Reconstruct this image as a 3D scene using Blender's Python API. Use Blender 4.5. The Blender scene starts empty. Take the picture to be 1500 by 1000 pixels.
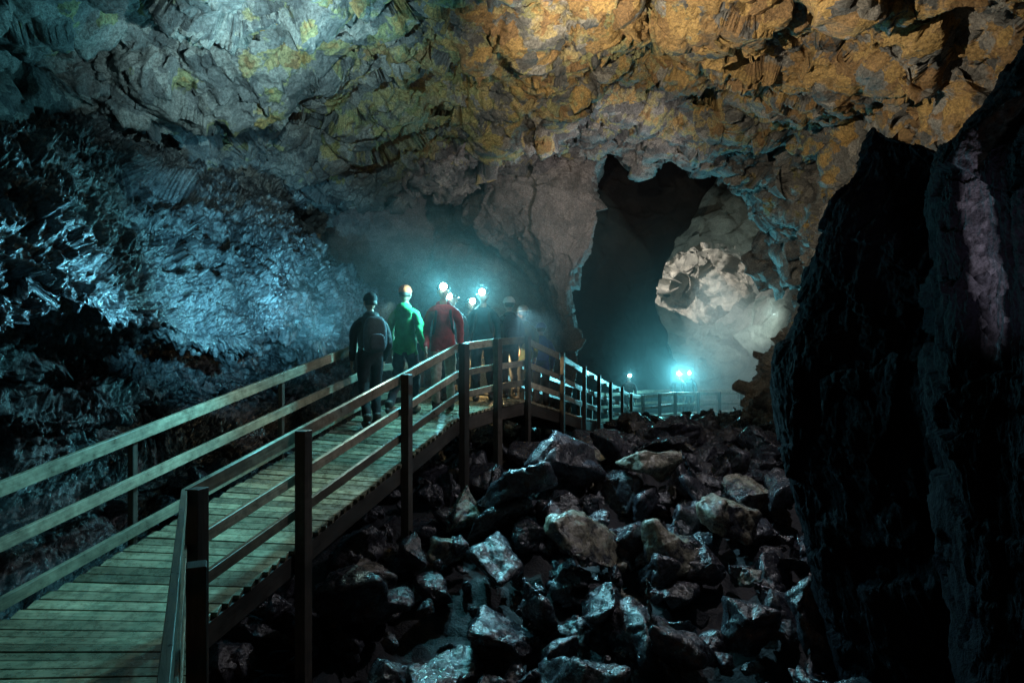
import bpy, bmesh, math, random
import numpy as np
from mathutils import Vector, Matrix, noise
random.seed(7); rng=np.random.default_rng(5)
S=bpy.context.scene
S.view_settings.view_transform='Standard'; S.view_settings.look='None'; S.view_settings.exposure=0
COL=S.collection

# ---------------------------------------------------------------- node helpers
class NT:
    def __init__(s,name):
        s.m=bpy.data.materials.new(name); s.m.use_nodes=True
        s.t=s.m.node_tree; s.t.nodes.clear()
        s.out=s.t.nodes.new('ShaderNodeOutputMaterial')
    def n(s,typ,ins=None,**kw):
        nd=s.t.nodes.new('ShaderNode'+typ)
        for k,v in kw.items(): setattr(nd,k,v)
        if ins:
            for k,v in ins.items():
                sock=nd.inputs[k]
                if isinstance(v,bpy.types.NodeSocket): s.t.links.new(v,sock)
                else: sock.default_value=v
        return nd
    def math(s,op,a,b=0.0,clamp=False):
        return s.n('Math',{0:a,1:b},operation=op,use_clamp=clamp).outputs[0]
    def vmath(s,op,a,b=(0,0,0)):
        nd=s.n('VectorMath',{0:a,1:b},operation=op)
        return nd.outputs['Value'] if op in('DOT_PRODUCT','LENGTH') else nd.outputs[0]
    def mix(s,f,a,b,typ='MIX'):
        nd=s.n('Mix',data_type='RGBA',blend_type=typ)
        for i,v in ((0,f),(6,a),(7,b)):
            if isinstance(v,bpy.types.NodeSocket): s.t.links.new(v,nd.inputs[i])
            else: nd.inputs[i].default_value=v if i==0 else (*v,1)
        return nd.outputs[2]
    def noise(s,vec,scale,detail=6,rough=.6,dist=0):
        return s.n('TexNoise',{'Vector':vec,'Scale':scale,'Detail':detail,'Roughness':rough,'Distortion':dist})
    def ramp(s,f,a,b,c0=0.0,c1=1.0):
        return s.n('MapRange',{'Value':f,'From Min':a,'From Max':b,'To Min':c0,'To Max':c1}).outputs[0]
    def facet(s,vec,scale,dist=.25):
        nz=s.noise(vec,scale*.8,2).outputs['Color']
        off=s.vmath('MULTIPLY',s.vmath('SUBTRACT',nz,(.5,.5,.5)),(dist*2/scale,)*3)
        v=s.vmath('ADD',vec,off)
        vo=s.n('TexVoronoi',{'Vector':v,'Scale':scale})
        d=s.vmath('SUBTRACT',v,vo.outputs['Position'])
        c=s.vmath('SUBTRACT',vo.outputs['Color'],(.5,.5,.5))
        h=s.math('ADD',s.math('MULTIPLY',s.vmath('DOT_PRODUCT',d,c),2.0*scale),s.math('MULTIPLY',s.n('SeparateColor',{0:vo.outputs['Color']}).outputs[1],.8))
        return h

def rock(name,c1,c2,c3,facets=((.5,.3),(1.6,.12),(5,.035)),na=.06,streak=0.0,rough=.7,zones=None,bump=.03,layers=0,cell=3.0,spec=.5,pt=1.0,fsc=26):
    m=NT(name); co=m.n('TexCoord').outputs['Object']
    h=m.math('MULTIPLY',m.math('SUBTRACT',m.noise(co,1.4,8,.68).outputs[0],.5),na*4)
    h=m.math('ADD',h,m.math('MULTIPLY',m.math('SUBTRACT',m.noise(co,9,5,.7).outputs[0],.5),na*1.5))
    for sc,am in facets: h=m.math('ADD',h,m.math('MULTIPLY',m.facet(co,sc),am))
    if streak:
        sn=m.noise(m.vmath('MULTIPLY',co,(1,1,.22)),3.6,4,.6,.5).outputs[0]
        h=m.math('ADD',h,m.math('MULTIPLY',m.math('ABSOLUTE',m.math('SUBTRACT',sn,.5)),-streak*7))
        sn2=m.noise(m.vmath('MULTIPLY',co,(1,1,.35)),11,4,.6,.3).outputs[0]
        h=m.math('ADD',h,m.math('MULTIPLY',m.math('SUBTRACT',sn2,.5),streak*2.0))
    if layers:
        ln=m.noise(m.vmath('MULTIPLY',co,(.35,.35,3.2)),1.6,4,.55,.3).outputs[0]
        msk=m.ramp(m.n('SeparateXYZ',{0:co}).outputs[2],.3,-.1)
        h=m.math('ADD',h,m.math('MULTIPLY',m.math('MULTIPLY',m.math('SUBTRACT',ln,.5),msk),layers*4))
    dn=m.n('Displacement',{'Height':h,'Midlevel':0.0,'Scale':1.0})
    m.t.links.new(dn.outputs[0],m.out.inputs['Displacement'])
    m.m.displacement_method='DISPLACEMENT'
    med=m.noise(co,1.6,4,.65).outputs[0]; fine=m.noise(co,fsc,4,.72).outputs[0]
    vo=m.n('TexVoronoi',{'Vector':m.vmath('ADD',co,m.vmath('MULTIPLY',m.noise(co,4,2).outputs['Color'],(.3,.3,.3))),'Scale':cell})
    sp=m.n('SeparateColor',{0:vo.outputs['Color']})
    c=m.mix(m.ramp(med,.38,.62),c1,c2)
    c=m.mix(m.math('MULTIPLY',m.ramp(sp.outputs[0],.55,.75),.6),c,c3)
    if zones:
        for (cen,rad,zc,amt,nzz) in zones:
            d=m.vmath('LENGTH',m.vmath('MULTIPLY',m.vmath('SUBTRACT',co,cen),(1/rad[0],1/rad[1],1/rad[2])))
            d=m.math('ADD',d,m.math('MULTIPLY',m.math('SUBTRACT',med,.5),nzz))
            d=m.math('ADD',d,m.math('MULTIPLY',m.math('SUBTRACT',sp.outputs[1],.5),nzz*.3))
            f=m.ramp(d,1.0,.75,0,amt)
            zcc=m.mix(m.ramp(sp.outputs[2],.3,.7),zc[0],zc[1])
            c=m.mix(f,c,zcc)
    var=m.ramp(fine,.3,.7,.3,1.65)
    var=m.math('MULTIPLY',var,m.ramp(m.n('NewGeometry').outputs['Pointiness'],.44,.53,1-.92*pt,1+.4*pt))  # crevice shade painted into the colour: creases darker, ridges lighter
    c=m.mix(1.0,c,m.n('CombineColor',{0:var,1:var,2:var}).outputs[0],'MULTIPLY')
    bp=m.n('Bump',{'Height':fine,'Strength':.9,'Distance':bump})
    b=m.n('BsdfPrincipled',{'Base Color':c,'Roughness':m.ramp(fine,.3,.7,rough-.15,rough+.12),'Normal':bp.outputs[0],'Specular IOR Level':spec})
    m.t.links.new(b.outputs[0],m.out.inputs[0])
    return m.m

def plain(name,col,rough=.7,scale=30,var=.35,bump=.002,metal=0,emis=None,es=0):
    m=NT(name); co=m.n('TexCoord').outputs['Object']
    nz=m.noise(co,scale,3).outputs[0]
    f=m.ramp(nz,.3,.7,1-var,1+var)
    c=m.mix(1.0,col,m.n('CombineColor',{0:f,1:f,2:f}).outputs[0],'MULTIPLY')
    ins={'Base Color':c,'Roughness':rough,'Metallic':metal}
    if emis: ins['Emission Color']=(*emis,1); ins['Emission Strength']=es
    bp=m.n('Bump',{'Height':nz,'Strength':.6,'Distance':bump*4}); ins['Normal']=bp.outputs[0]
    b=m.n('BsdfPrincipled',ins); m.t.links.new(b.outputs[0],m.out.inputs[0]); return m.m

def wood(name,ca,cb,rough=.5):
    m=NT(name); uv=m.n('UVMap').outputs[0]; co=m.n('TexCoord').outputs['Object']
    g=m.noise(m.vmath('MULTIPLY',uv,(1.2,26,1)),2.0,5,.65,.6).outputs[0]
    sc=m.noise(co,12,5,.7).outputs[0]; lo=m.noise(co,1.3,2).outputs[0]
    c=m.mix(m.ramp(g,.3,.7),ca,cb)
    at=m.n('Attribute',attribute_name='tint').outputs['Fac']
    f=m.math('MULTIPLY',m.ramp(at,0,1,.5,1.4),m.math('MULTIPLY',m.ramp(lo,.35,.65,.6,1.25),m.ramp(sc,.3,.7,.5,1.35)))
    c=m.mix(1.0,c,m.n('CombineColor',{0:f,1:f,2:f}).outputs[0],'MULTIPLY')
    bp=m.n('Bump',{'Height':m.math('ADD',g,m.math('MULTIPLY',sc,.4)),'Strength':.5,'Distance':.006})
    b=m.n('BsdfPrincipled',{'Base Color':c,'Roughness':m.ramp(sc,.3,.7,rough-.15,rough+.18),'Normal':bp.outputs[0]})
    m.t.links.new(b.outputs[0],m.out.inputs[0]); return m.m

# ---------------------------------------------------------------- surface lofts
def cr(ctrl,n,axis,wts=None):
    c=np.moveaxis(np.asarray(ctrl,float),axis,0); k=len(c)
    if wts is not None and len(wts)==k-1:
        cum=np.concatenate([[0],np.cumsum(wts)]); t=np.interp(np.linspace(0,cum[-1],n),cum,np.arange(k)); t=np.clip(t,0,k-1-1e-9)
    else: t=np.linspace(0,k-1-1e-9,n)
    i=t.astype(int); f=(t-i)[:,None,None]
    g=lambda j:c[np.clip(j,0,k-1)]
    p0,p1,p2,p3=g(i-1),g(i),g(i+1),g(i+2)
    r=.5*((2*p1)+(-p0+p2)*f+(2*p0-5*p1+4*p2-p3)*f**2+(-p0+3*p1-3*p2+p3)*f**3)
    return np.moveaxis(r,0,axis)
def sheet(name,ctrl,nu,nv,mat,flip=False,rag=0.0,wu=None,wv=None):
    ku,kv=len(ctrl),len(ctrl[0])
    mu,mv=(ku-1)*6+1,(kv-1)*6+1
    g=cr(cr(ctrl,mu,0),mv,1)
    for a in range(mu):
        for b in range(mv):
            p=Vector(g[a,b]); g[a,b]+=np.array(noise.noise_vector(p*.5)*rag+noise.noise_vector(p*1.5)*rag*.4)
    w1=np.repeat(wu if wu is not None else np.ones(ku-1),6); w2=np.repeat(wv if wv is not None else np.ones(kv-1),6)
    g=cr(cr(g,nu,0,w1),nv,1,w2)
    v=g.reshape(-1,3)
    a,b=np.meshgrid(np.arange(nu-1),np.arange(nv-1),indexing='ij'); q=(a*nv+b).ravel()
    F=np.stack([q,q+1,q+nv+1,q+nv],1)
    if flip: F=F[:,::-1]
    me=bpy.data.meshes.new(name); me.vertices.add(len(v)); me.vertices.foreach_set('co',v.ravel())
    me.loops.add(F.size); me.loops.foreach_set('vertex_index',F.ravel().astype(np.int32))
    me.polygons.add(len(F)); me.polygons.foreach_set('loop_start',np.arange(0,F.size,4,dtype=np.int32))
    me.polygons.foreach_set('loop_total',np.full(len(F),4,np.int32))
    me.update(calc_edges=True); me.polygons.foreach_set('use_smooth',np.ones(len(F),bool))
    me.materials.append(mat); o=bpy.data.objects.new(name,me); COL.objects.link(o); return o

# rock materials
OCH=((.35,.215,.08),(.20,.11,.05)); OLI=((.24,.23,.10),(.32,.25,.11))
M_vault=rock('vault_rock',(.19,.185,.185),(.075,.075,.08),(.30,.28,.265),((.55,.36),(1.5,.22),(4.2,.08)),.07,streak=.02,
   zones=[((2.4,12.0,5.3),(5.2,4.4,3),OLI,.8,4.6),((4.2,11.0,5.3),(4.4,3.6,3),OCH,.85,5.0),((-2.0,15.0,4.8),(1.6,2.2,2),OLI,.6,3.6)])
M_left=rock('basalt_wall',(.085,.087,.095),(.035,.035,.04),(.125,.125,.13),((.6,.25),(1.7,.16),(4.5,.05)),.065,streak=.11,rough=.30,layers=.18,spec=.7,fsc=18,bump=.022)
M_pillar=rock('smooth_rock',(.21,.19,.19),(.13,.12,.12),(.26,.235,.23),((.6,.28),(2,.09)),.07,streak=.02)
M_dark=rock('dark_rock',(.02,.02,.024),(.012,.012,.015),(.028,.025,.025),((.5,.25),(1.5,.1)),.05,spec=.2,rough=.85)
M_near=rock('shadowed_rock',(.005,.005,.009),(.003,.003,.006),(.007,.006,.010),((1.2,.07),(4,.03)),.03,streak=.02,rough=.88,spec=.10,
   zones=[((2.5,3.74,.66),(.7,.10,.95),((.20,.185,.215),(.10,.095,.115)),.9,1.1)],cell=9,pt=.5)  # pale zone paints the lit strip into the wall colour
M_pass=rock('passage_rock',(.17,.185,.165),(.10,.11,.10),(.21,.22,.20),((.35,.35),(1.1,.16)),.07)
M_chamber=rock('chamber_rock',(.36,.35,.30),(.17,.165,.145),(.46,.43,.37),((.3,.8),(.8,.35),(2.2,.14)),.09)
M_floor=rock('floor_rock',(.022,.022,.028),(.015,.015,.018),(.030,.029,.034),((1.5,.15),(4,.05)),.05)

# ---- left wall : profile stations along y
stn=[(-2,-5.6,2.9),(3,-5.4,2.95),(5.5,-5.25,3.0),(7.5,-5.0,3.0),(9.5,-4.6,3.05),(11.5,-4.1,3.1),(13.5,-3.6,3.05),(15.2,-3.15,2.6),(16.6,-2.8,1.8),(18,-3.2,1.3),(20,-3.9,1.2),(24,-4.2,1.2)]
ctrl=[]
for y,w,s in stn:
    ctrl.append([(w-2.2,y,s+1.6),(w-2.7,y,s+.9),(w-2.4,y,s+.3),(w-1.85,y,s),(w-1.25,y,s-.40),(w-.6,y,s*.56+.15),(w-.12,y,s*.42),(w+.20,y,s*.24),(w+.38,y,.34),(w+.2,y,.06),
       (w-.95,y,-.10),(w-1.55,y,-.55),(w-1.0,y,-.85),(w-1.3,y,-1.3),(w-.5,y,-1.75),(w-.3,y,-2.3),(w+.5,y,-3.0),(w+1.4,y,-3.6)])
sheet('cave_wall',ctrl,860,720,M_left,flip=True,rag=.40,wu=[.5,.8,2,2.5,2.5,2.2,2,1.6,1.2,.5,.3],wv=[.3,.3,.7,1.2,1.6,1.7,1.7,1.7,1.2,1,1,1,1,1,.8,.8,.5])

# ---- vault / ceiling
ctrl=[]
for y,dz in [(-3,-.2),(3,0),(6,0),(8.5,0),(10.5,.05),(12.5,.1),(14.5,.2),(16.5,.3),(18.2,.3),(19.6,.35),(21.5,1.2)]:
    k=min(max(0,(y-13)/6.6),1); lump=.35*math.sin(y*1.1); hol=1.0 if y==8.5 else (.35 if y in(6,) else 0)
    ctrl.append([(-8.2-hol,y,1.9),(-7.3-hol,y,2.9+.2*lump+.6*hol),(-6.3+.4*lump-hol,y,3.5+dz-.2*k+.9*hol),(-4.9,y,4.15+dz-.4*k+.4*lump+.9*hol),(-3.2,y,4.75+dz-.85*k-.3*lump-.2*hol),(-1,y,5.15+dz-.6*k+.2*lump),(1,y,5.35+dz-.1*k),(3,y,5.4+dz+.2*lump),
        (5,y,5.1+dz-.1*k),(6.6,y,4.5+dz-.1*k),(7.6,y,3.7+dz-.3*k),(8.0,y,2.7+dz),(8.8,y,1.4)])
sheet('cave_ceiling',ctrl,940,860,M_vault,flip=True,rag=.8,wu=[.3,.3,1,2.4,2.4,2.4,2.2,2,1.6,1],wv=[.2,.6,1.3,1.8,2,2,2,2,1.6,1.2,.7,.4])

# ---- pillar mass and recess behind the hikers
rows=[(6.2,-1.2,3.0),(5.4,-1.1,2.75),(4.76,-1.2,2.4),(4.0,-1.25,2.64),(3.2,-.64,2.45),(2.4,.2,2.2),(1.0,1.0,1.96),(-.4,1.35,2.0),(-2,1.1,1.7),(-3.8,.9,1.7)]
ctrl=[]
for z,xl,xr in rows:
    ctrl.append([(-6.5,23.0,z),(-4.0,24.0,z),(-2.0+max(xl,0)*.5,23.8,z),(xl-.25,22.8,z),(xl,21.4,z),((xl*2+xr)/3,20.3,z),((xl+xr*2)/3,19.8,z),(xr-.1,19.9,z),(xr,20.6,z),(xr-.1,22.5,z),(xr-.5,26,z)])
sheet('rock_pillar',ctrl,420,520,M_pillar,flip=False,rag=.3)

# ---- dark far wall in the opening, outline cut to imitate the beam's edge
rows=[(9,9.2),(6.75,8.4),(5.5,7.7),(4.3,7.0),(2.9,6.1),(2.15,5.8),(1.35,5.65),(.25,6.3),(-1.6,7.0),(-3.8,7.3)]
ctrl=[[(0,28,z),(2.5,27.6,z),(4.6,27.1,z),(x-.5,26.8,z),(x-.1,27.0,z),(x-.1,28,z),(x-.6,31,z)] for z,x in rows]
sheet('beam_edge_wall',ctrl,200,220,M_dark,flip=False,rag=.2)

# ---- passage wall with natural window (ring sheet)
cx,cz=9.05,2.62
hole=[(2.4,.7),(1.7,1.25),(.5,1.68),(-.7,1.45),(-1.6,1.1),(-2.5,-.1),(-2.3,-.85),(-1.1,-1.25),(.1,-1.6),(.9,-1.35),(1.6,-.5),(2.5,.1)]
ctrl=[]
for (hx,hz) in hole+[hole[0]]:
    L=math.hypot(hx,hz); ux,uz=hx/L,hz/L
    row=[(cx+hx*1.2,33.6,cz+hz*1.2),(cx+hx,31.8,cz+hz),(cx+hx+ux*.35,31.0,cz+hz+uz*.35)]
    for rr_ in (1.6,3.4,6,10):
        yy=31-rr_*.18-(max(ux,0)*rr_*.75)-(max(-uz,0)*rr_*.45)
        row.append((cx+hx+ux*rr_,yy,cz+hz+uz*rr_))
    ctrl.append(row)
sheet('passage_wall',ctrl,420,320,M_pass,flip=True,rag=.25)
ctrl=[[(x,41+(1.5 if z>6 else 0),z) for x in (-2,2,5,8,11,14,18,24)] for z in (11,8,5.5,3.5,2,.5,-1.5,-3.5)]
for r_ in ctrl:
    for i in range(len(r_)):
        x,y,z=r_[i]; r_[i]=(x,y-max(0,(x-9))*.7-max(0,1.8-z)*1.5,z)
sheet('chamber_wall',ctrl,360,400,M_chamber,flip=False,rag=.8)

# ---- right wall
ctrl=[]
for y,w in [(3,5.0),(6,5.4),(9,5.6),(11.5,5.4),(13.3,4.95),(14.6,4.75),(15.6,5.2),(17.5,6.6),(20,8.0),(24,10.0)]:
    ctrl.append([(w+3.6,y,5.8),(w+2.5,y,4.4),(w+1.7,y,3.0),(w+1.35,y,1.6),(w+1.0,y,.5),(w+.3,y,-.4),(w+.1,y,-1.3),(w-.1,y,-2.2),(w-.5,y,-3.6)])
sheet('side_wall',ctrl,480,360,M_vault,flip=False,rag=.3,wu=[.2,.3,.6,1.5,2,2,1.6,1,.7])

# ---- near rock spire (dark) and nearest dark wall
edge=[(4.4,.4),(3.95,.75),(3.55,1.2),(3.28,1.95),(3.1,1.5),(2.90,1.25),(2.76,.85),(2.68,.45),(2.54,.12),(2.42,-.1),(2.46,-.9),(2.58,-1.5),(2.8,-2.4),(3.0,-3.1),(3.2,-3.9)]
ctrl=[[(x+1.3,8.2,z*.9-.15),(x+.35,6.9,z-.08),(x,6.15,z),(x+.12,5.7,z*(.88 if z>0 else 1)-.03),(x+.45,5.0,z*(.7 if z>0 else 1)-.15),(x+.75,4.2,z*(.4 if z>0 else 1)-.2)] for x,z in edge]
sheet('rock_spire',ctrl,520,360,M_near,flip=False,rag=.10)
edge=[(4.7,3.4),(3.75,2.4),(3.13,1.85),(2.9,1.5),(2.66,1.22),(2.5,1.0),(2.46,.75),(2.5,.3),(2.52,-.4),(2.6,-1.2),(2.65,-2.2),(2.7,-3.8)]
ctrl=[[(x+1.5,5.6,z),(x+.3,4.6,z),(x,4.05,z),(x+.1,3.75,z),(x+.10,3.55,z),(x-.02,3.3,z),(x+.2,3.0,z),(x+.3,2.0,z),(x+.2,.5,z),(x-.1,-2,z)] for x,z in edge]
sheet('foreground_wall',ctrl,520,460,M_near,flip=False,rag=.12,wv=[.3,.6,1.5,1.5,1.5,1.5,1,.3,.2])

# ---- floor
fy=[(-4,-3.7),(4,-3.6),(6,-3.35),(8,-2.85),(10,-2.35),(12,-2.15),(15,-2.15),(17,-2.4),(19.5,-3.2),(24,-3.6),(32,-3.3),(44,-2.5)]
def floor_z(y): return float(np.interp(y,[a for a,_ in fy],[b for _,b in fy]))
ctrl=[[(x,y,z+.03*(max(0,x-2))**1.5*(1 if y<18 else 0)) for x in (-9,-6,-3,0,3,6,9,14,22)] for y,z in fy]
sheet('ground',ctrl,360,300,M_floor,flip=True,rag=.15)

# ---------------------------------------------------------------- boulders
def rock_tmpl(seed,sub=2):
    r=random.Random(seed); bm=bmesh.new()
    sx,sy,sz=r.uniform(.85,1.35),r.uniform(.6,1),r.uniform(.4,.8)
    for i in range(r.randint(9,18)):
        v=Vector((r.gauss(0,1),r.gauss(0,1),r.gauss(0,1))).normalized()*r.uniform(.7,1.05)
        bm.verts.new((v.x*sx,v.y*sy,v.z*sz))
    bmesh.ops.convex_hull(bm,input=bm.verts[:])
    for v in [v for v in bm.verts if not v.link_faces]: bm.verts.remove(v)
    bmesh.ops.dissolve_limit(bm,angle_limit=.35,verts=bm.verts[:],edges=bm.edges[:])
    bmesh.ops.bevel(bm,geom=bm.edges[:],offset=r.uniform(.03,.10),segments=2,affect='EDGES',profile=.6)
    bmesh.ops.triangulate(bm,faces=bm.faces[:])
    for _ in range(sub):
        es=[e for e in bm.edges if e.calc_length()>.10]
        bmesh.ops.subdivide_edges(bm,edges=es,cuts=1)
        bmesh.ops.triangulate(bm,faces=[f for f in bm.faces if len(f.verts)>3])
    bm.normal_update()
    for v in bm.verts:
        p=v.co+Vector((seed*3.1,0,0))
        rg=abs(noise.noise(p*1.9)); st=noise.noise(Vector((p.x*1.2,p.y*1.2,p.z*6)))
        v.co+=v.normal*(noise.fractal(p*1.5,1,2.1,5)*.11-(.06*max(0,.10-rg)/.10)+noise.noise(p*9)*.016+st*.03)
    bm.verts.ensure_lookup_table()
    V=np.array([v.co[:] for v in bm.verts]); F=np.array([[l.index for l in f.verts] for f in bm.faces]); bm.free(); return V,F
T=[rock_tmpl(i,4) for i in range(22)]
m=NT('boulder_rock'); co=m.n('TexCoord').outputs['Object']
at=m.n('Attribute',attribute_name='tint').outputs['Fac']
med=m.noise(co,3.2,5,.65).outputs[0]; fine=m.noise(co,24,4,.72).outputs[0]
c=m.mix(m.ramp(med,.35,.65),(.021,.022,.029),(.042,.042,.052))
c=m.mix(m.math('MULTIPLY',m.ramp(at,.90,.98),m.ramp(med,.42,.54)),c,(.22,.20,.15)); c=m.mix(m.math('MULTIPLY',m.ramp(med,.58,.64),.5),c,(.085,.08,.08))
f=m.ramp(fine,.3,.7,.4,1.6); c=m.mix(1.0,c,m.n('CombineColor',{0:f,1:f,2:f}).outputs[0],'MULTIPLY')
bp=m.n('Bump',{'Height':m.math('ADD',m.math('MULTIPLY',fine,.4),med),'Strength':.8,'Distance':.04})
b=m.n('BsdfPrincipled',{'Base Color':c,'Roughness':m.ramp(fine,.3,.7,.18,.40),'Normal':bp.outputs[0],'Specular IOR Level':.7}); m.t.links.new(b.outputs[0],m.out.inputs[0])
M_boulder=m.m
def rot(r):
    return np.array(Matrix.Rotation(r.uniform(0,6.28),3,'Z')@Matrix.Rotation(r.gauss(0,.5),3,'X')@Matrix.Rotation(r.gauss(0,.5),3,'Y'))
VV=[];FF=[];TT=[];off=0
def add_rock(x,y,z,s,k,r,tint):
    global off
    V,F=T[k%len(T)]; W=(V*s)@rot(r).T+np.array([x,y,z])
    VV.append(W);FF.append(F+off);TT.append(np.full(len(W),tint)); off+=len(W)
RE=[(-.3,.4,-2.12),(-2.4,5,-2.12),(-.78,9.85,-1.07),(-.3,10.6,-1.0),(.2,11.3,-.96),(.85,12.5,-1.25),(1.4,14,-1.56),(1.9,15.6,-1.81),(2.4,17.2,-2.07),(2.95,18.8,-2.3),(3.5,20.5,-2.6),(4.2,22.3,-2.8),(5.6,23.7,-2.8),(7.6,25.2,-2.9),(9.6,26.3,-2.95)]
LE=[(-1.45,-.1,-2.12),(-3.72,4.9,-2.06),(-2.0,10.0,-.97),(-1.45,11.2,-.95),(-.75,12.25,-.96),(-.15,13.2,-1.25),(.3,14.5,-1.56),(.8,16.0,-1.81),(1.35,17.6,-2.07),(1.95,19.2,-2.3),(2.5,21.0,-2.6),(3.3,23.2,-2.8),(4.9,24.8,-2.8),(7.1,26.3,-2.9),(9.2,27.4,-2.95)]
def deck_over(x,y):
    ys=[p[1] for p in RE]
    xr=float(np.interp(y,ys,[p[0] for p in RE])); xl=float(np.interp(y,[p[1] for p in LE],[p[0] for p in LE])); z=float(np.interp(y,ys,[p[2] for p in RE]))
    return xl,xr,z
r=random.Random(11)
hero=[(-1.5,6.9,-2.6,.55),(1.9,8.1,-2.45,.6),(.9,8.0,-2.4,.62),(2.75,8.6,-2.2,.6),(-.2,7.6,-2.5,.62),(.7,9.9,-1.75,.75),(2.0,9.8,-1.75,.5),(3.3,10.4,-1.75,.6),(1.5,6.4,-2.9,.55),(-.6,6.3,-3.0,.6),(.5,6.0,-3.1,.55),(2.4,6.9,-2.85,.5),(1.5,11.8,-1.6,.7),(2.9,12.4,-1.65,.6),(2.6,14.2,-1.75,.65),(3.9,13.2,-1.7,.55),(4.3,11.6,-1.75,.6),(-.1,5.3,-3.3,.5),(3.6,9.2,-2.0,.55),(-1.9,8.2,-2.6,.55),(.1,8.9,-2.0,.6),(-.5,5.6,-3.2,.45),(1.6,10.6,-1.7,.5),(.3,11.0,-1.8,.5),(2.5,11.1,-1.7,.5),(1.2,5.4,-3.3,.5)]
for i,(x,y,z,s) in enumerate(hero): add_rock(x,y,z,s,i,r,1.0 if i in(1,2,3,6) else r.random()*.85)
for i in range(1250):
    y=4.0+14.5*r.random()**.85; x=r.uniform(-3.4,5.6); s=.12+.42*r.random()**2.4
    if y<6: x=r.uniform(-3.0,3.4)
    xl,xr,zd=deck_over(x,y); z=floor_z(y)+s*.25+r.uniform(0,.25)
    if x<xr+.5 and z+s>zd-.3:
        if x<xl-.4: pass
        else: continue
    add_rock(x,y,z,s,i,r,r.random())
for i in range(260):
    y=r.uniform(6,24); side=r.random()<.35; x=(r.uniform(4.2,5.6) if side else r.uniform(-4.9,-3.6)+max(0,(y-10))*.12); s=r.uniform(.12,.4)
    add_rock(x,y,floor_z(y)+(.45 if side else .2),s,i,r,r.random()*.7)
V=np.concatenate(VV);F=np.concatenate(FF);me=bpy.data.meshes.new('boulder_field')
me.vertices.add(len(V)); me.vertices.foreach_set('co',V.ravel())
me.loops.add(F.size); me.loops.foreach_set('vertex_index',F.ravel().astype(np.int32))
me.polygons.add(len(F)); me.polygons.foreach_set('loop_start',np.arange(0,F.size,3,dtype=np.int32)); me.polygons.foreach_set('loop_total',np.full(len(F),3,np.int32))
me.update(calc_edges=True)
a=me.attributes.new('tint','FLOAT','POINT'); a.data.foreach_set('value',np.concatenate(TT).astype(np.float32))
me.polygons.foreach_set('use_smooth',np.ones(len(F),bool)); me.materials.append(M_boulder)
o=bpy.data.objects.new('boulder_field',me);COL.objects.link(o)

# ---------------------------------------------------------------- walkway
def build_boxes(name,boxes,mat,parent=None,bev=.004):
    vs=[];fs=[];uvs=[];tt=[]
    for (p0,p1,w,h) in boxes:
        p0,p1,w,h=map(Vector,(p0,p1,w,h)); L=(p1-p0).length; W=w.length; H=h.length; b=len(vs); tn=random.random(); ou=random.random()*50
        for p in (p0,p1):
            for (a,c) in ((-.5,-.5),(.5,-.5),(.5,.5),(-.5,.5)): vs.append(p+w*a+h*c); tt.append(tn)
        q=[((0,1,5,4),W),((1,2,6,5),H),((2,3,7,6),W),((3,0,4,7),H)]
        for f,hh in q:
            fs.append([b+i for i in f]); uvs+=[(ou,ou),(ou,ou+hh),(ou+L,ou+hh),(ou+L,ou)]
        for f in ((3,2,1,0),(4,5,6,7)):
            fs.append([b+i for i in f]); uvs+=[(ou,ou),(ou+.1,ou),(ou+.1,ou+.1),(ou,ou+.1)]
    me=bpy.data.meshes.new(name); me.from_pydata([v[:] for v in vs],[],fs)
    uv=me.uv_layers.new(name='UVMap'); uv.data.foreach_set('uv',np.array(uvs,np.float32).ravel())
    a=me.attributes.new('tint','FLOAT','POINT'); a.data.foreach_set('value',np.array(tt,np.float32))
    me.materials.append(mat); o=bpy.data.objects.new(name,me); COL.objects.link(o)
    bm=bmesh.new(); bm.from_mesh(me); bmesh.ops.recalc_face_normals(bm,faces=bm.faces[:]); bm.to_mesh(me); bm.free()
    md=o.modifiers.new('bev','BEVEL'); md.width=bev; md.segments=2
    if parent: o.parent=parent
    return o
W_deck=wood('deck_wood',(.33,.30,.20),(.15,.135,.09),.28)
W_rail=wood('rail_wood',(.36,.32,.235),(.20,.175,.125),.38)
W_post=wood('post_wood',(.085,.07,.058),(.04,.035,.03),.5)
walk=bpy.data.objects.new('wooden_walkway',None); COL.objects.link(walk)
V3=Vector; RE=[V3(p) for p in RE]; LE=[V3(p) for p in LE]
planks=[];fas=[]
for i in range(len(RE)-1):
    L=((RE[i+1]-RE[i]).length+(LE[i+1]-LE[i]).length)/2; n=max(2,round(L/.125))
    for k in range(n):
        t=(k+.5)/n; pr=RE[i].lerp(RE[i+1],t); pl=LE[i].lerp(LE[i+1],t); d=(RE[i+1]-RE[i]).lerp(LE[i+1]-LE[i],.5).normalized()
        ax=(pr-pl).normalized(); up=ax.cross(d).normalized(); w=ax.cross(up).normalized()*(L/n-.016)*(-1)
        e=random.uniform(.0,.03); j=V3((0,0,random.uniform(-.004,.004)))
        planks.append((pl-ax*(.04+e)-up*.02+j,pr+ax*(.04+random.uniform(0,.02))-up*.02+j,w,up*.04))
    for P,sg in ((RE,-1),(LE,1)):
        a,b_=P[i],P[i+1]; sd=(LE[i]-RE[i]).normalized()*sg
        fas.append((a+V3((0,0,-.145))-sd*-.02,b_+V3((0,0,-.145))-sd*-.02,sd*.045,V3((0,0,.19))))
    fas.append(((RE[i]+LE[i])/2+V3((0,0,-.15)),(RE[i+1]+LE[i+1])/2+V3((0,0,-.15)),(LE[i]-RE[i]).normalized()*.06,V3((0,0,.18))))
build_boxes('deck_planks',planks,W_deck,walk)
build_boxes('deck_beams',fas,W_post,walk)
posts=[];rails=[]
def seg_point(P,i,t): return P[i].lerp(P[i+1],t)
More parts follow.
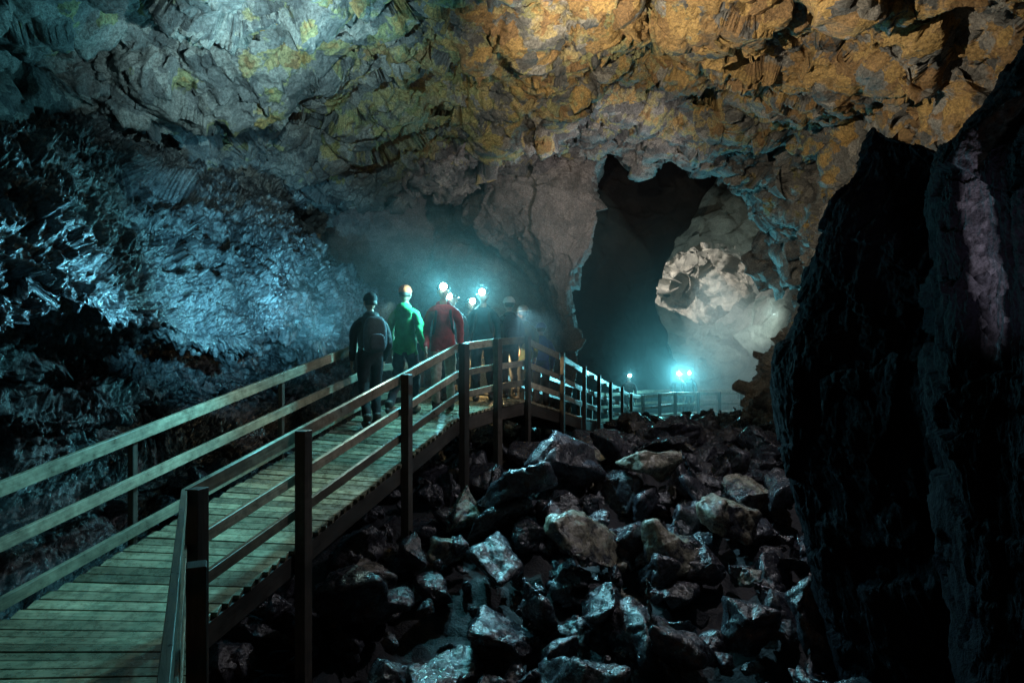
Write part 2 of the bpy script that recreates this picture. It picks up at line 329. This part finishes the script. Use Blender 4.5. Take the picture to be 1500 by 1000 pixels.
def sidev(i): return (LE[i]-RE[i]).normalized()
RP=[(0,.35),(0,.62),(1,0),(1,.252),(1,.65),(2,0)]+[(i,0) for i in range(3,len(RE)-1)]+[(12,.5),(11,.5),(13,.5),(13,.98)]
LP=[(0,.35),(0,.7),(1,.0),(1,.235),(1,.62),(1,.94)]+[(i,0) for i in range(3,len(RE)-1)]+[(12,.5),(13,.5),(13,.98)]
for (i,t) in RP:
    p=seg_point(RE,i,t)-sidev(i)*.09; gz=min(floor_z(p.y)-.3,p.z-.6)
    s=.115 if p.y<11 else .10
    d=(RE[i+1]-RE[i]); d.z=0; d.normalize()
    posts.append((V3((p.x,p.y,gz)),V3((p.x,p.y,p.z+1.05)),d*s,sidev(i)*s*.8))
for (i,t) in LP:
    p=seg_point(LE,i,t)+sidev(i)*.07; gz=min(floor_z(p.y)-.3,p.z-.6)
    s=.05 if p.y<9 else .09; d=(LE[i+1]-LE[i]); d.z=0; d.normalize()
    posts.append((V3((p.x,p.y,gz)),V3((p.x,p.y,p.z+.99)),d*s,sidev(i)*s))
for P,sg in ((RE,-1),(LE,1)):
    for i in range(len(P)-1):
        for h in (1.0,.57,.2):
            if sg==-1: hh={1.0:.985,.57:.6,.2:.28}[h]
            else: hh={1.0:.985,.57:.58,.2:.15}[h]
            rails.append((P[i]+V3((0,0,hh)),P[i+1]+V3((0,0,hh)),sidev(i)*.04,V3((0,0,.11 if h==1 else .095))))
build_boxes('support_posts',posts,W_post,walk,.006)
build_boxes('guard_rails',rails,W_rail,walk)

# ---------------------------------------------------------------- people
SKIN=plain('skin',(.35,.21,.15),.5,60,.1)
HAIR=plain('hair',(.04,.025,.015),.6,80,.4)
BOOT=plain('boot_leather',(.03,.025,.02),.6); PACK=plain('pack_fabric',(.03,.035,.05),.8); STRAP=plain('strap',(.02,.02,.02),.7)
LAMP=plain('lamp_lens',(.8,.9,.9),.2,emis=(.55,.97,1.0),es=90)
CASE=plain('lamp_case',(.1,.1,.11),.4)
def skin_mesh(name,verts,edges,radii,sub=2,root=0):
    me=bpy.data.meshes.new(name); me.from_pydata(verts,edges,[]); o=bpy.data.objects.new(name,me); COL.objects.link(o)
    md=o.modifiers.new('s','SKIN'); md.use_smooth_shade=True
    for i,rr in enumerate(radii):
        sv=me.skin_vertices[0].data[i]; sv.radius=rr if isinstance(rr,tuple) else (rr,rr); sv.use_root=(i==root)
    sb=o.modifiers.new('u','SUBSURF'); sb.levels=sub; sb.render_levels=sub
    dg=bpy.context.evaluated_depsgraph_get(); dg.update()
    ev=o.evaluated_get(dg); nm=bpy.data.meshes.new_from_object(ev); bpy.data.objects.remove(o)
    nm.polygons.foreach_set('use_smooth',np.ones(len(nm.polygons),bool)); return nm
def bm_obj(name,me,parent,mats):
    o=bpy.data.objects.new(name,me); COL.objects.link(o); o.parent=parent
    me.materials.clear()
    for x in mats: me.materials.append(x)
    return o
def ell_mesh(name,c,rad,fn=None,sub=3):
    bm=bmesh.new(); bmesh.ops.create_icosphere(bm,subdivisions=sub,radius=1)
    for v in bm.verts:
        p=v.co.copy()
        if fn: p=fn(p)
        v.co=Vector((p.x*rad[0]+c[0],p.y*rad[1]+c[1],p.z*rad[2]+c[2]))
    for f in bm.faces: f.smooth=True
    me=bpy.data.meshes.new(name); bm.to_mesh(me); bm.free(); return me
def headfn(p):
    q=p.copy()
    if p.z<0: q.x*=1-.28*(-p.z); q.y*= 1-.12*(-p.z)
    if p.y<-.2:
        n=max(0,1-((p.x/.2)**2+((p.z+.12)/.28)**2)); q.y-=.2*n
        e=sum(max(0,1-(((p.x-s*.38)/.22)**2+((p.z-.08)/.16)**2)) for s in(-1,1)); q.y+=.1*e
        mth=max(0,1-((p.x/.35)**2+((p.z+.5)/.09)**2)); q.y-=.05*mth
        ch=max(0,1-((p.x/.35)**2+((p.z+.82)/.2)**2)); q.y-=.1*ch
    return q
def person(loc,face,h=1.78,jacket=(.4,.05,.05),pants=(.1,.1,.1),hat=None,helmet=None,lamp=0,pack=True,walkph=.2,arms=.1,name='hiker',packc=None,aim=(0,0)):
    root=bpy.data.objects.new(name,None); COL.objects.link(root)
    root.location=loc; root.rotation_euler=(0,0,face); root.scale=(h/1.78,)*3     # figure faces local -y
    J=plain(name+'_jacket',jacket,.75,14,.3,.006); P=plain(name+'_trousers',pants,.85,18,.3,.005)
    w=walkph; a=arms
    vs=[(0,0,.95),(0,-.01,1.12),(0,-.01,1.28),(0,0,1.41),(0,0,1.50)]; es=[(0,1),(1,2),(2,3),(3,4)]
    rr=[(.16,.115),(.155,.12),(.17,.13),(.11,.095),.055]
    wr=[]
    for s in (-1,1):
        b=len(vs); k=a if s<0 else -a
        vs+=[(s*.115,0,1.405),(s*.19,.0,1.36),(s*.225,k*.1,1.25),(s*.24,.04+k*.3,1.11),(s*.235,-.08-max(k,0)*.9+min(k,0)*-.2,.88)]
        es+=[(3,b),(b,b+1),(b+1,b+2),(b+2,b+3),(b+3,b+4)]; rr+=[.078,.074,.066,.055,.042]; wr.append(vs[-1])
    ft=[]
    for s,kx in ((-1,(-w*.55,-w*.35+.02,.10)),(1,(w*.1,w*1.1,.11))):
        b=len(vs); vs+=[(s*.09,0,.88),(s*.10,kx[0],.5),(s*.105,kx[1],kx[2])]; es+=[(0,b),(b,b+1),(b+1,b+2)]; rr+=[.108,.075,.062]; ft.append(vs[-1])
    me=skin_mesh(name+'_body',vs,es,rr)
    for v in me.vertices:   # cloth folds
        n_=noise.noise(Vector((v.co.x*9,v.co.y*9,v.co.z*16)))*.014; v.co.x+=n_; v.co.y+=n_
    bm_obj('body',me,root,[J,P])
    for f in me.polygons:
        c=f.center; f.material_index=1 if (c.z<.84 and abs(c.x)<.19) else 0
    bm_obj('head',ell_mesh('head',(0,-.015,1.67),(.078,.098,.118),headfn,4),root,[SKIN])
    bm_obj('neck',skin_mesh('neck',[(0,0,1.44),(0,-.005,1.6)],[(0,1)],[.058,.055],2),root,[SKIN])
    for s in(-1,1): bm_obj('ear',ell_mesh('ear',(s*.08,0,1.665),(.012,.022,.034),None,2),root,[SKIN])
    if hat:
        bm_obj('beanie',ell_mesh('beanie',(0,.0,1.715),(.092,.112,.095),lambda p:V3((p.x,p.y,max(p.z,-.25))),4),root,[plain(name+'_beanie',hat,.9,60,.3)])
    elif helmet:
        HM=plain(name+'_helmet',helmet,.3,20,.1)
        def hf(p):
            q=V3((p.x,p.y,max(p.z,-.15)))
            if p.z<0: q.x*=1.08;q.y*=1.1
            return q
        bm_obj('helmet',ell_mesh('helmet',(0,0,1.725),(.108,.132,.105),hf,4),root,[HM])
    bm_obj('hair',ell_mesh('hair',(0,.012,1.69),(.084,.1,.105),lambda p:V3((p.x,max(p.y,-.45 if p.z>.5 else -.1),max(p.z,-.55))),3),root,[HAIR])
    for s,w_ in ((-1,wr[0]),(1,wr[1])):
        x,y,z=w_; hv=[(x,y,z+.03),(x,y-.005,z-.03),(x,y-.01,z-.085)]
        mh=skin_mesh('palm',hv,[(0,1),(1,2)],[(.026,.02),(.02,.036),(.016,.036)],2)
        bm=bmesh.new(); bm.from_mesh(mh); bpy.data.meshes.remove(mh)
        for k,(dy,ln) in enumerate(((-.03,.07),(-.01,.08),(.01,.075),(.028,.058))):
            q=[(x,y+dy-.01,z-.08),(x-s*.004,y+dy-.012,z-.08-ln*.5),(x-s*.018,y+dy-.012,z-.08-ln*.85),(x-s*.032,y+dy-.01,z-.08-ln)]
            fm=skin_mesh('f',q,[(0,1),(1,2),(2,3)],[.009,.0085,.008,.007],1); bm.from_mesh(fm); bpy.data.meshes.remove(fm)
        q=[(x,y-.02,z-.03),(x-s*.012,y-.052,z-.06),(x-s*.02,y-.062,z-.095)]
        fm=skin_mesh('f',q,[(0,1),(1,2)],[.012,.010,.008],1); bm.from_mesh(fm); bpy.data.meshes.remove(fm)
        m2=bpy.data.meshes.new('hand'); bm.to_mesh(m2); bm.free(); bm_obj('hand',m2,root,[SKIN])
    for fx,fy_,fz in ft:
        z0=fz-.1
        def bf(p):
            q=p.copy(); q.z=max(p.z,-.72)
            if p.y<0 and p.z>0: q.z*=1-.45*(-p.y)
            return q
        bm_obj('boot',ell_mesh('boot',(fx,fy_-.05,.05+z0+.005),(.052,.145,.07),bf,3),root,[BOOT])
        bm_obj('boot_shaft',skin_mesh('bs',[(fx,fy_+.01,z0+.06),(fx,fy_+.01,z0+.2)],[(0,1)],[.062,.066],2),root,[BOOT])
    bm_obj('hood',ell_mesh('hood',(0,.04,1.48),(.115,.10,.075),lambda p:p if p.y>-.5 else V3((p.x,-.5,p.z)),3),root,[J])
    if pack:
        def pf(p):
            q=V3([math.copysign(abs(c)**.55,c) for c in p]); q.x*=1-.15*max(0,q.z); return q
        PM=plain(name+'_pack',packc,.8) if packc else PACK
        bm_obj('backpack',ell_mesh('backpack',(0,.21,1.24),(.155,.09,.24),pf,4),root,[PM])
        bm_obj('pack_pocket',ell_mesh('pack_pocket',(0,.31,1.14),(.11,.035,.11),pf,3),root,[PM])
        for s in(-1,1):
            st=skin_mesh('st',[(s*.09,.13,1.42),(s*.095,.0,1.49),(s*.10,-.11,1.38),(s*.11,-.14,1.25),(s*.14,-.06,1.08),(s*.13,.13,1.04)],[(0,1),(1,2),(2,3),(3,4),(4,5)],[(.02,.012)]*6,1)
            bm_obj('shoulder_strap',st,root,[STRAP])
    if lamp:
        n=24; bm=bmesh.new()
        R0,R1=(.110,.135) if helmet else (.095,.115)
        vsr=[[bm.verts.new((R0*math.sin(6.2832*k/n)*1.02,R1*math.cos(6.2832*k/n)*1.02-.0,1.72+dz)) for k in range(n)] for dz in(-.013,.013)]
        for k in range(n): bm.faces.new((vsr[0][k],vsr[0][(k+1)%n],vsr[1][(k+1)%n],vsr[1][k]))
        mm=bpy.data.meshes.new('lamp_strap'); bm.to_mesh(mm); bm.free(); bm_obj('lamp_strap',mm,root,[STRAP])
        y0=-R1-.02
        bm_obj('lamp_case',ell_mesh('lamp_case',(0,y0,1.73),(.046,.026,.040),lambda p:V3([math.copysign(abs(c)**.6,c) for c in p]),3),root,[CASE])
        bm_obj('lamp_lens',ell_mesh('lamp_lens',(0,y0-.022,1.73),(.050,.020,.050),None,3),root,[LAMP])
        ld=bpy.data.lights.new('headlamp','SPOT'); ld.energy=lamp; ld.color=(.20,.85,1.0); ld.shadow_soft_size=.04; ld.spot_size=math.radians(165); ld.spot_blend=.3
        lo=bpy.data.objects.new('headlamp',ld); COL.objects.link(lo); lo.parent=root; lo.location=(0,y0-.06,1.73)
        lo.rotation_euler=(math.radians(-90)+aim[0],0,aim[1])
    return root
pi=math.pi
person((-1.54,9.85,-1.03),pi-.3,1.82,(.02,.22,.07),(.025,.03,.04),hat=(.62,.10,.03),walkph=.25,pack=False)
person((-1.93,9.3,-1.16),pi+.5,1.80,(.006,.007,.009),(.006,.006,.008),hat=(.012,.012,.015),walkph=.2,pack=True)
person((-1.0,9.95,-1.02),.1,1.86,(.36,.03,.03),(.40,.36,.30),hat=(.05,.05,.06),lamp=360,walkph=.3,aim=(.1,-.5))
person((-.98,11.2,-.97),-.2,1.75,(.03,.03,.035),(.05,.05,.06),lamp=110,helmet=(.08,.08,.08))
person((-.47,11.2,-.97),-.1,1.82,(.015,.05,.06),(.03,.03,.04),helmet=(.08,.08,.08),lamp=260)
person((-.72,11.75,-.97),.3,1.70,(.03,.02,.02),(.03,.03,.04),helmet=(.08,.08,.08),lamp=60)
person((-.05,11.9,-.98),pi+.2,1.72,(.03,.05,.06),(.03,.03,.03),helmet=(.5,.5,.48))
person((.2,12.5,-1.18),pi,1.80,(.05,.07,.03),(.03,.03,.03),helmet=(.4,.42,.38),packc=(.03,.05,.03))
person((.58,13.6,-1.4),pi,1.74,(.02,.05,.2),(.03,.03,.04),helmet=(.1,.12,.3),packc=(.02,.06,.25))
person((3.9,22.8,-2.8),0,1.72,(.05,.05,.06),(.04,.04,.04),helmet=(.08,.08,.08),lamp=320)
person((6.0,24.6,-2.85),-.2,1.75,(.04,.08,.1),(.04,.04,.04),helmet=(.08,.08,.08),lamp=900)
person((6.5,25.0,-2.85),-.3,1.75,(.04,.08,.1),(.04,.04,.04),helmet=(.08,.08,.08),lamp=300)

# ---------------------------------------------------------------- mist (real scattering volumes, thinning outward)
def mistbank(c,rad,dens,n=4,s0=.36,s1=1.02):
    for k in range(n):
        s=s0+(s1-s0)*k/(n-1)
        def wob(p,k=k):
            return p*(1+.3*noise.noise(p*1.3+Vector((k*7.7,0,0))))
        me=ell_mesh('mist',(0,0,0),[q*s for q in rad],wob,5); o=bpy.data.objects.new('mist',me); COL.objects.link(o); o.location=c
        m=NT('mist'); vs=m.n('VolumeScatter',{'Color':(.8,.96,.97,1),'Density':dens/n,'Anisotropy':.1}); m.t.links.new(vs.outputs[0],m.out.inputs['Volume']); me.materials.append(m.m)
mistbank((-.8,13.2,.8),(3.0,4.4,2.6),.044)
mistbank((7.6,26.6,-.1),(5.5,4.8,6.2),.060,4,.45,1.15)

# ---------------------------------------------------------------- lights
def light(name,typ,loc,energy,col,aim=None,size=.3,spot=None,blend=.7):
    ld=bpy.data.lights.new(name,typ); ld.energy=energy; ld.color=col
    ld.shadow_soft_size=size
    if spot: ld.spot_size=math.radians(spot); ld.spot_blend=blend
    o=bpy.data.objects.new(name,ld); COL.objects.link(o); o.location=loc
    if aim is not None: o.rotation_euler=(Vector(aim)-Vector(loc)).to_track_quat('-Z','Y').to_euler()
    return o
TEAL=(.20,.74,1.0); WARM=(1,.86,.60)
light('wall_fill','SPOT',(-2.7,8.7,.25),1050,TEAL,(-5.3,6.2,.75),.03,70,.9)  # unseen spots added along the left wall, standing in for headlamp light
light('wall_fill','SPOT',(-2.3,7.2,.1),1500,TEAL,(-4.3,10.4,.8),.03,52,.9)
light('wall_fill','SPOT',(-2.2,8.0,.1),1700,TEAL,(-3.7,12.6,.8),.03,36,.9)
light('upper_fill','SPOT',(-2.2,7.0,2.6),1050,(.50,.88,.90),(-3.7,11.0,4.8),.03,80,.9)  # unseen spot added to graze the upper left vault
light('warm_fill','SPOT',(.6,7.6,3.0),1250,WARM,(3.4,11.6,5.4),.03,115,.8)  # invisible warm spot in mid-air, added to light the ceiling
light('arch_fill','SPOT',(3.2,13.6,1.6),700,(1,.93,.88),(1.6,19,5.2),.04,80)  # unseen pale spot added to bring out the pillar and arch
light('deck_warm_fill','POINT',(-.2,12.0,-.3),55,(1,.72,.35),None,.05)  # small unseen light added for the yellow-lit deck behind the hikers
light('rubble_fill','SPOT',(3.4,8.8,2.4),260,(.93,.92,1),(1.0,9.4,-2),.04,115)  # overhead fill added for the boulders, no fixture modelled
light('rubble_rim_fill','SPOT',(.1,10.2,.5),560,(.38,.82,1),(1.8,7.2,-2.6),.04,80)  # unseen teal spot added for glints on the boulders
light('deck_fill','SPOT',(-1.9,6.3,.2),190,(.18,.82,1.0),(-3.4,5.9,-1.5),.04,95)  # two unseen spots added to brighten near deck and left rails
light('deck_fill','SPOT',(-1.5,8.6,.5),190,(.62,.95,.85),(-2.6,6.2,-1.9),.04,60)
light('chamber_fill','POINT',(5.2,37.0,5.0),3000,(1,.98,.90),None,.3)  # hidden light added to brighten the chamber seen through the window
light('passage_fill','SPOT',(11.0,28.2,1.2),420,(.78,1.0,.92),(9.4,31,1.6),.3,140)  # hidden spot added so the passage wall is lit
light('window_beam','SPOT',(9.3,33.5,4.2),5200,(.86,1,.96),(8.4,26,-1.0),.1,32,.6)
light('strip_fill','SPOT',(2.0,2.6,-.3),42,(.9,.88,1),(2.55,3.72,.7),.04,60)  # unseen spot added to brighten the painted strip on the near wall
w=bpy.data.worlds.new('World'); S.world=w; w.use_nodes=True; nt=w.node_tree
sk=nt.nodes.new('ShaderNodeTexSky'); sk.sky_type='NISHITA'; sk.sun_disc=False; sk.sun_elevation=math.radians(2); sk.sun_rotation=math.radians(200)
nt.links.new(sk.outputs[0],nt.nodes['Background'].inputs[0]); nt.nodes['Background'].inputs[1].default_value=.01
cam=bpy.data.cameras.new('camera'); cam.lens=24; cam.sensor_width=36; cam.clip_end=500
co_=bpy.data.objects.new('camera',cam); COL.objects.link(co_); co_.rotation_euler=(math.radians(90),0,0); S.camera=co_
